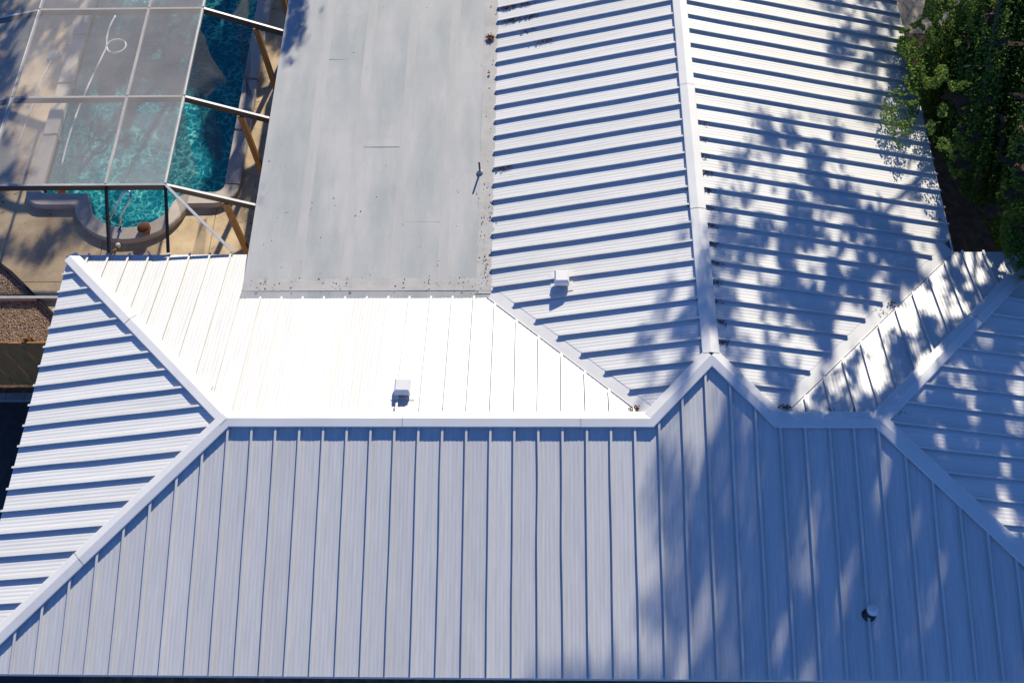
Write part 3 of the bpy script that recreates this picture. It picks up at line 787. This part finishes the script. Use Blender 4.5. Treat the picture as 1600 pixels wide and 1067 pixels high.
for _ in range(18): litter(random.uniform(FX0+.3, FX1-.3), random.uniform(7.4, 9.5), 1, .0, .0, .012)
tag(leaf_mesh('fallen_leaves', DP, rng.uniform(.02,.055,len(DP)), DRYLEAF, None, .7), 'brown dry leaf bits caught along seams and roof edges', 'leaf litter', kind='stuff')
def clump(X, Y, Z, r, n, label):
    P_ = [(X+random.gauss(0,r*.45), Y+random.gauss(0,r*.4), Z+abs(random.gauss(0,r*.25))+.01) for _ in range(n)]
    o = leaf_mesh('leaf_clump', [(q[0]-X, q[1]-Y, q[2]-Z) for q in P_], rng.uniform(.03,.07,n), multi_leaf('rusty_leaves', [(.3,.1,.03),(.2,.065,.02),(.38,.16,.06),(.1,.04,.02)], 0), None, .8)
    o.location = (X, Y, Z); tag(o, label, 'leaves')
clump(.33, 13.62, ZF+.03, .085, 170, 'round rust-brown leaf clump at the right edge of the flat roof')
clump(.33, 12.6, ZF+.04, .035, 9, 'tiny rust-brown leaf scrap below the larger clump on the flat roof edge')
clump(JL-.22, w+.24, rz(JL-.22, w+.24), .08, 30, 'reddish leaf clump where the left valley meets the ridge')
clump(-4.36, 4.78, rz(-4.36,4.78), .04, 6, 'single brown leaf beside the left hip cap on the white slope')

# ------------------------------------------------------------------ trees
def project(P_):
    d = P_-CAM; D = d@CF
    return 800+F_PX*(d@CR)/D, 533.5-F_PX*(d@CU)/D, D
def inpoly(x, y, poly):
    c = np.zeros(len(x), bool); n = len(poly)
    for i in range(n):
        (x0,y0), (x1,y1) = poly[i], poly[(i+1)%n]
        if y0 == y1: continue
        k = ((y0 > y) != (y1 > y)) & (x < (x1-x0)*(y-y0)/(y1-y0)+x0); c ^= k
    return c
def land(P_):
    """where the shade of each point falls: marches down the sun's ray to roof or ground"""
    t = np.zeros(len(P_)); done = np.zeros(len(P_), bool); onroof = np.zeros(len(P_), bool)
    Q = P_.copy()
    for _ in range(90):
        Q2 = Q - SUN*.33
        h = roof_z(Q2[:,0], Q2[:,1]); inside = h > 0
        zr = np.where(inside, E+h, 0.0)
        zr = np.where((Q2[:,0] > PX0) & (Q2[:,0] < PX1) & (Q2[:,1] > PY0) & (Q2[:,1] < PY1), PD, zr)
        fl_ = (Q2[:,0] > FX0) & (Q2[:,0] < FX1) & (Q2[:,1] > FY0) & (Q2[:,1] < FY1)
        zr = np.where(fl_, np.maximum(zr, ZF), zr)
        hit = (Q2[:,2] <= zr) & ~done
        onroof |= hit & ((inside & (Q2[:,1] < YTOP)) | fl_)
        Q = np.where(done[:,None], Q, Q2); done |= hit
    return Q, onroof
A1 = np.cross(SUN, [0,0,1]); A1 /= np.linalg.norm(A1); A2 = np.cross(A1, SUN)
# shade seen in the place: outline on the roof, share that is shaded
MASK = [
 ([(1090,-60),(1480,-60),(1500,400),(1222,650),(1105,560)], 0.0),
 ([(1285,-60),(1420,-60),(1440,190),(1400,215),(1350,160),(1300,120)], .62),
 ([(1195,190),(1270,200),(1325,330),(1200,330)], .62),
 ([(1130,255),(1168,262),(1160,330),(1125,320)], .5),
 ([(1100,330),(1210,300),(1330,300),(1470,330),(1488,395),(1222,650),(1105,555)], .42),
 ([(1190,300),(1330,300),(1400,460),(1230,600),(1150,560)], .58),
 ([(1020,400),(1092,330),(1106,560),(1000,650),(1000,560)], .15),
 ([(1060,480),(1100,470),(1106,560),(1030,630)], .28),
 ([(1222,655),(1490,395),(1640,395),(1372,660)], .36),
 ([(1372,660),(1640,395),(1760,1060)], .76),
 ([(1012,664),(1105,553),(1216,660),(1230,760),(1010,790)], .60),
 ([(1005,790),(1030,700),(1100,700),(1216,662),(1372,660),(1800,1090),(1046,1090),(1022,960),(1050,900),(1040,870)], .84),
 ([(1100,660),(1180,620),(1220,740),(1150,800),(1080,800)], .72),
 ([(935,1060),(955,1015),(968,1060)], .45),
]
def warp(x, y):
    n = len(x)
    wx = (vnoise(x/45, y/45, 71)-.5)*60+(vnoise(x/18, y/18, 72)-.5)*26+rng.normal(0, 7, n)
    wy = (vnoise(x/45, y/45, 73)-.5)*70+(vnoise(x/18, y/18, 74)-.5)*30+rng.normal(0, 9, n)
    return x+wx, y+wy
def soft(g_, d): return (g_ + rng.normal(0, .11, len(g_)) < d) & (d > 0)
def mask_at(x, y):
    d = np.zeros(len(x)); x, y = warp(x, y)
    for poly, v in MASK: d = np.where(inpoly(x, y, poly), v, d)
    return d
def gaps(P_, s1, seed):
    a, b2 = P_@A1, P_@A2
    n = .55*vnoise(a*s1*1.25+40, b2*s1+40, seed)+.34*vnoise(a*s1*2.9, b2*s1*2.3, seed+1)+.2*vnoise(a*s1*6.5, b2*s1*5, seed+2)
    r = np.empty(len(n)); r[np.argsort(n)] = np.linspace(0, 1, len(n))
    return r
VIS = [(1448,-5),(1440,30),(1400,48),(1396,75),(1418,95),(1412,130),(1384,150),(1372,190),(1368,218),(1408,234),(1425,200),(1440,165),(1452,215),(1480,260),(1500,300),(1530,330),(1552,372),(1556,398),(1572,440),(1578,470),(1700,520),(1700,-5)]
def tree(name, label, base, tops, boxes, nleaf, size, seed, use_mask, trunk_r, extra=None, vis=None):
    t = empty(name, (*base, 0), label, 'tree')
    P_ = []
    for (lo, hi, n) in boxes:
        c, r = (np.array(lo)+np.array(hi))/2, (np.array(hi)-np.array(lo))/2
        u = rng.normal(size=(n,3)); u /= np.linalg.norm(u, axis=1)[:,None]
        P_.append(c + u*r*(rng.uniform(0,1,n)**.4)[:,None])
    P_ = np.concatenate(P_)
    # gather into sprays
    cl = 90; cen = P_[::cl][:, :]
    x, y, D = project(P_)
    inframe = (x > -25) & (x < 1625) & (y > -25) & (y < 1092)
    Q, onroof = land(P_)
    lx, ly, _ = project(Q)
    g_ = gaps(P_, 2.7, seed)
    ok = use_mask(P_, x, y, inframe, lx, ly, onroof, g_, Q)
    P_ = P_[ok]
    o = leaf_mesh('crown', P_, rng.uniform(size*.7, size*1.3, len(P_))*np.where(inframe[ok], .74, 1.0), LEAF, t)
    mb = MB(); b0 = Vector((*base, -.1))
    fork = Vector(tops[0]); 
    mids = [b0, b0.lerp(fork, .3)+Vector((.12,-.1,0)), b0.lerp(fork, .65)+Vector((-.08,.1,0)), fork]
    mb.tube(mids, [trunk_r*1.35, trunk_r, trunk_r*.85, trunk_r*.65], 12); mb.build('trunk', BARK, t, True)
    for q in tops[1:]:
        q = Vector(q); m_ = MB(); d = q-fork
        side = Vector((random.uniform(-.5,.5), random.uniform(-.5,.5), .5))
        pts_ = [fork-Vector((0,0,.2)), fork+d*.35+side*.8, fork+d*.7+side*.5, q]
        m_.tube(pts_, [trunk_r*.36, trunk_r*.22, trunk_r*.11, trunk_r*.03], 8)
        for _ in range(7):
            s0 = random.uniform(.35,.95); a0 = Vector(pts_[0]).lerp(Vector(pts_[3]), s0)+side*.5*(1-s0)
            e = a0+Vector((random.uniform(-1,1), random.uniform(-1,1), random.uniform(-.4,.7)))
            m_.tube([a0, a0.lerp(e,.5)+Vector((0,0,.1)), e], [trunk_r*.12, trunk_r*.07, .006], 6)
        m_.build('limb', BARK, t, True)
    print(name, len(P_), 'leaves')
    return t
def maskA(P_, x, y, inframe, lx, ly, onroof, g_, Q):
    d = mask_at(lx, ly)
    inside_l = (lx > -20) & (lx < 1700) & (ly > -40) & (ly < 1075)
    ok = np.where(onroof & inside_l, soft(g_, d), g_ < .93)
    k = (P_[:,2]-(E+.8))/SUN[2]; hx, hy = P_[:,0]-SUN[0]*k, P_[:,1]-SUN[1]*k
    ok &= ~((k > 1) & (hx > 10.6) & (hx < 16) & (hy > 9.2) & (hy < 16.5)) | (g_ < .22)
    v = inpoly(x, y, VIS)
    spray = vnoise(x/17, y/17, 5)*.6+vnoise(x/7, y/7, 6)*.4
    x0_, y0_ = x, y; x, y = x+(vnoise(x/30, y/30, 81)-.5)*110, y+(vnoise(x/30, y/30, 82)-.5)*90
    dense = .56+.10*(x > 1500)+.10*((x < 1500) & (y < 230))-.16*((x < 1500) & (y > 230))-.12*((y < 45) & (x > 1470) & (x < 1570))
    x, y = x0_, y0_
    vis_ok = v & (spray < dense) & (P_[:,2] < E+2)
    low = P_[:,2] < E+5.6
    return np.where(inframe, vis_ok & (~(onroof & inside_l) | (g_ < d+.08) | ((x+(vnoise(x/22, y/22, 91)-.5)*150 < 1445) & (y+(vnoise(x/22, y/22, 92)-.5)*60 < 240))), ok & (~low | ~(onroof & inside_l)))
tree('oak_tree', 'large green oak overhanging the roof corner at right', (13.2,17.2), [(12.6,17.4,4.2),(10.4,11.2,3.3),(12.4,9.6,3.0),(13.4,12.6,3.2),(9.6,22.2,13),(12.4,21,14),(15.6,20.5,12.5),(12.8,15.8,9.5),(12.2,18.6,13)],
     [((9.0,7.4,E-1.7),(16.5,18.5,E+1.9),420000), ((9.6,8.6,E-1.6),(14.8,17,E+1.2),420000), ((8.2,9.4,E+.1),(11.4,16,E+1.0),40000), ((10.0,7.2,E-1.9),(14.2,12.8,E+.7),200000), ((10.2,6.5,E+.15),(12.8,9.3,E+1.1),70000), ((5,11.5,E+3.6),(21.5,30,E+15.5),470000), ((8,9,E+3.6),(20.5,22,E+12),220000), ((8,18,E+1.2),(22,34,E+10.5),130000)], 0, .085, 3, maskA, .33)
PSH = [([(338,300),(352,215),(318,150),(300,118),(312,-40),(470,-40),(400,200),(388,245),(352,248)], .85),
       ([(352,268),(385,255),(376,300)], .6), ([(375,235),(430,-40),(470,-40),(384,400),(372,330)], .95), ([(442,-40),(482,-40),(456,30),(444,60)], .8),
       ([(60,-60),(340,-60),(330,60),(270,150),(120,180),(60,60)], .80), ([(150,140),(250,150),(225,205),(130,260),(110,200)], .5), ([(335,60),(420,-60),(410,60),(350,310),(310,285),(335,215),(318,150)], 1.2), ([(-60,-60),(60,-60),(40,140),(0,300),(-60,300)], .75), ([(-40,396),(60,380),(170,366),(170,376),(60,402),(-40,425)], .9),
       ([(60,-40),(100,-40),(72,110),(30,140)], .75), ([(0,140),(48,140),(30,210),(8,280),(-20,300)], .6), ([(-60,300),(5,295),(-4,360),(-60,380)], .9), ([(20,296),(150,292),(165,352),(20,352)], 0), ([(395,85),(790,85),(790,480),(370,480),(372,430)], 0)]
def maskB(P_, x, y, inframe, lx, ly, onroof, g_, Q):
    d = np.zeros(len(x))
    lx, ly = warp(lx, ly)
    for poly, v in PSH: d = np.where(inpoly(lx, ly, poly), v, d)
    seen = (lx > -60) & (lx < 1700) & (ly > -60) & (ly < 1080)
    return ~inframe & np.where(seen, soft(g_, d), g_ < .7)
tree('oak_tree', 'oak tree standing north of the pool, throwing the shade on the water', (-5.4,29), [(-5.2,28.6,4.6),(-2.6,25.6,8.4),(-8.6,25.2,8.2),(-4.4,31,9.4),(-6,26.5,9.6),(-.8,27.8,8)],
     [((-13,19.0,E+2.4),(3.5,34,E+10),300000)], 0, .12, 9, maskB, .3)
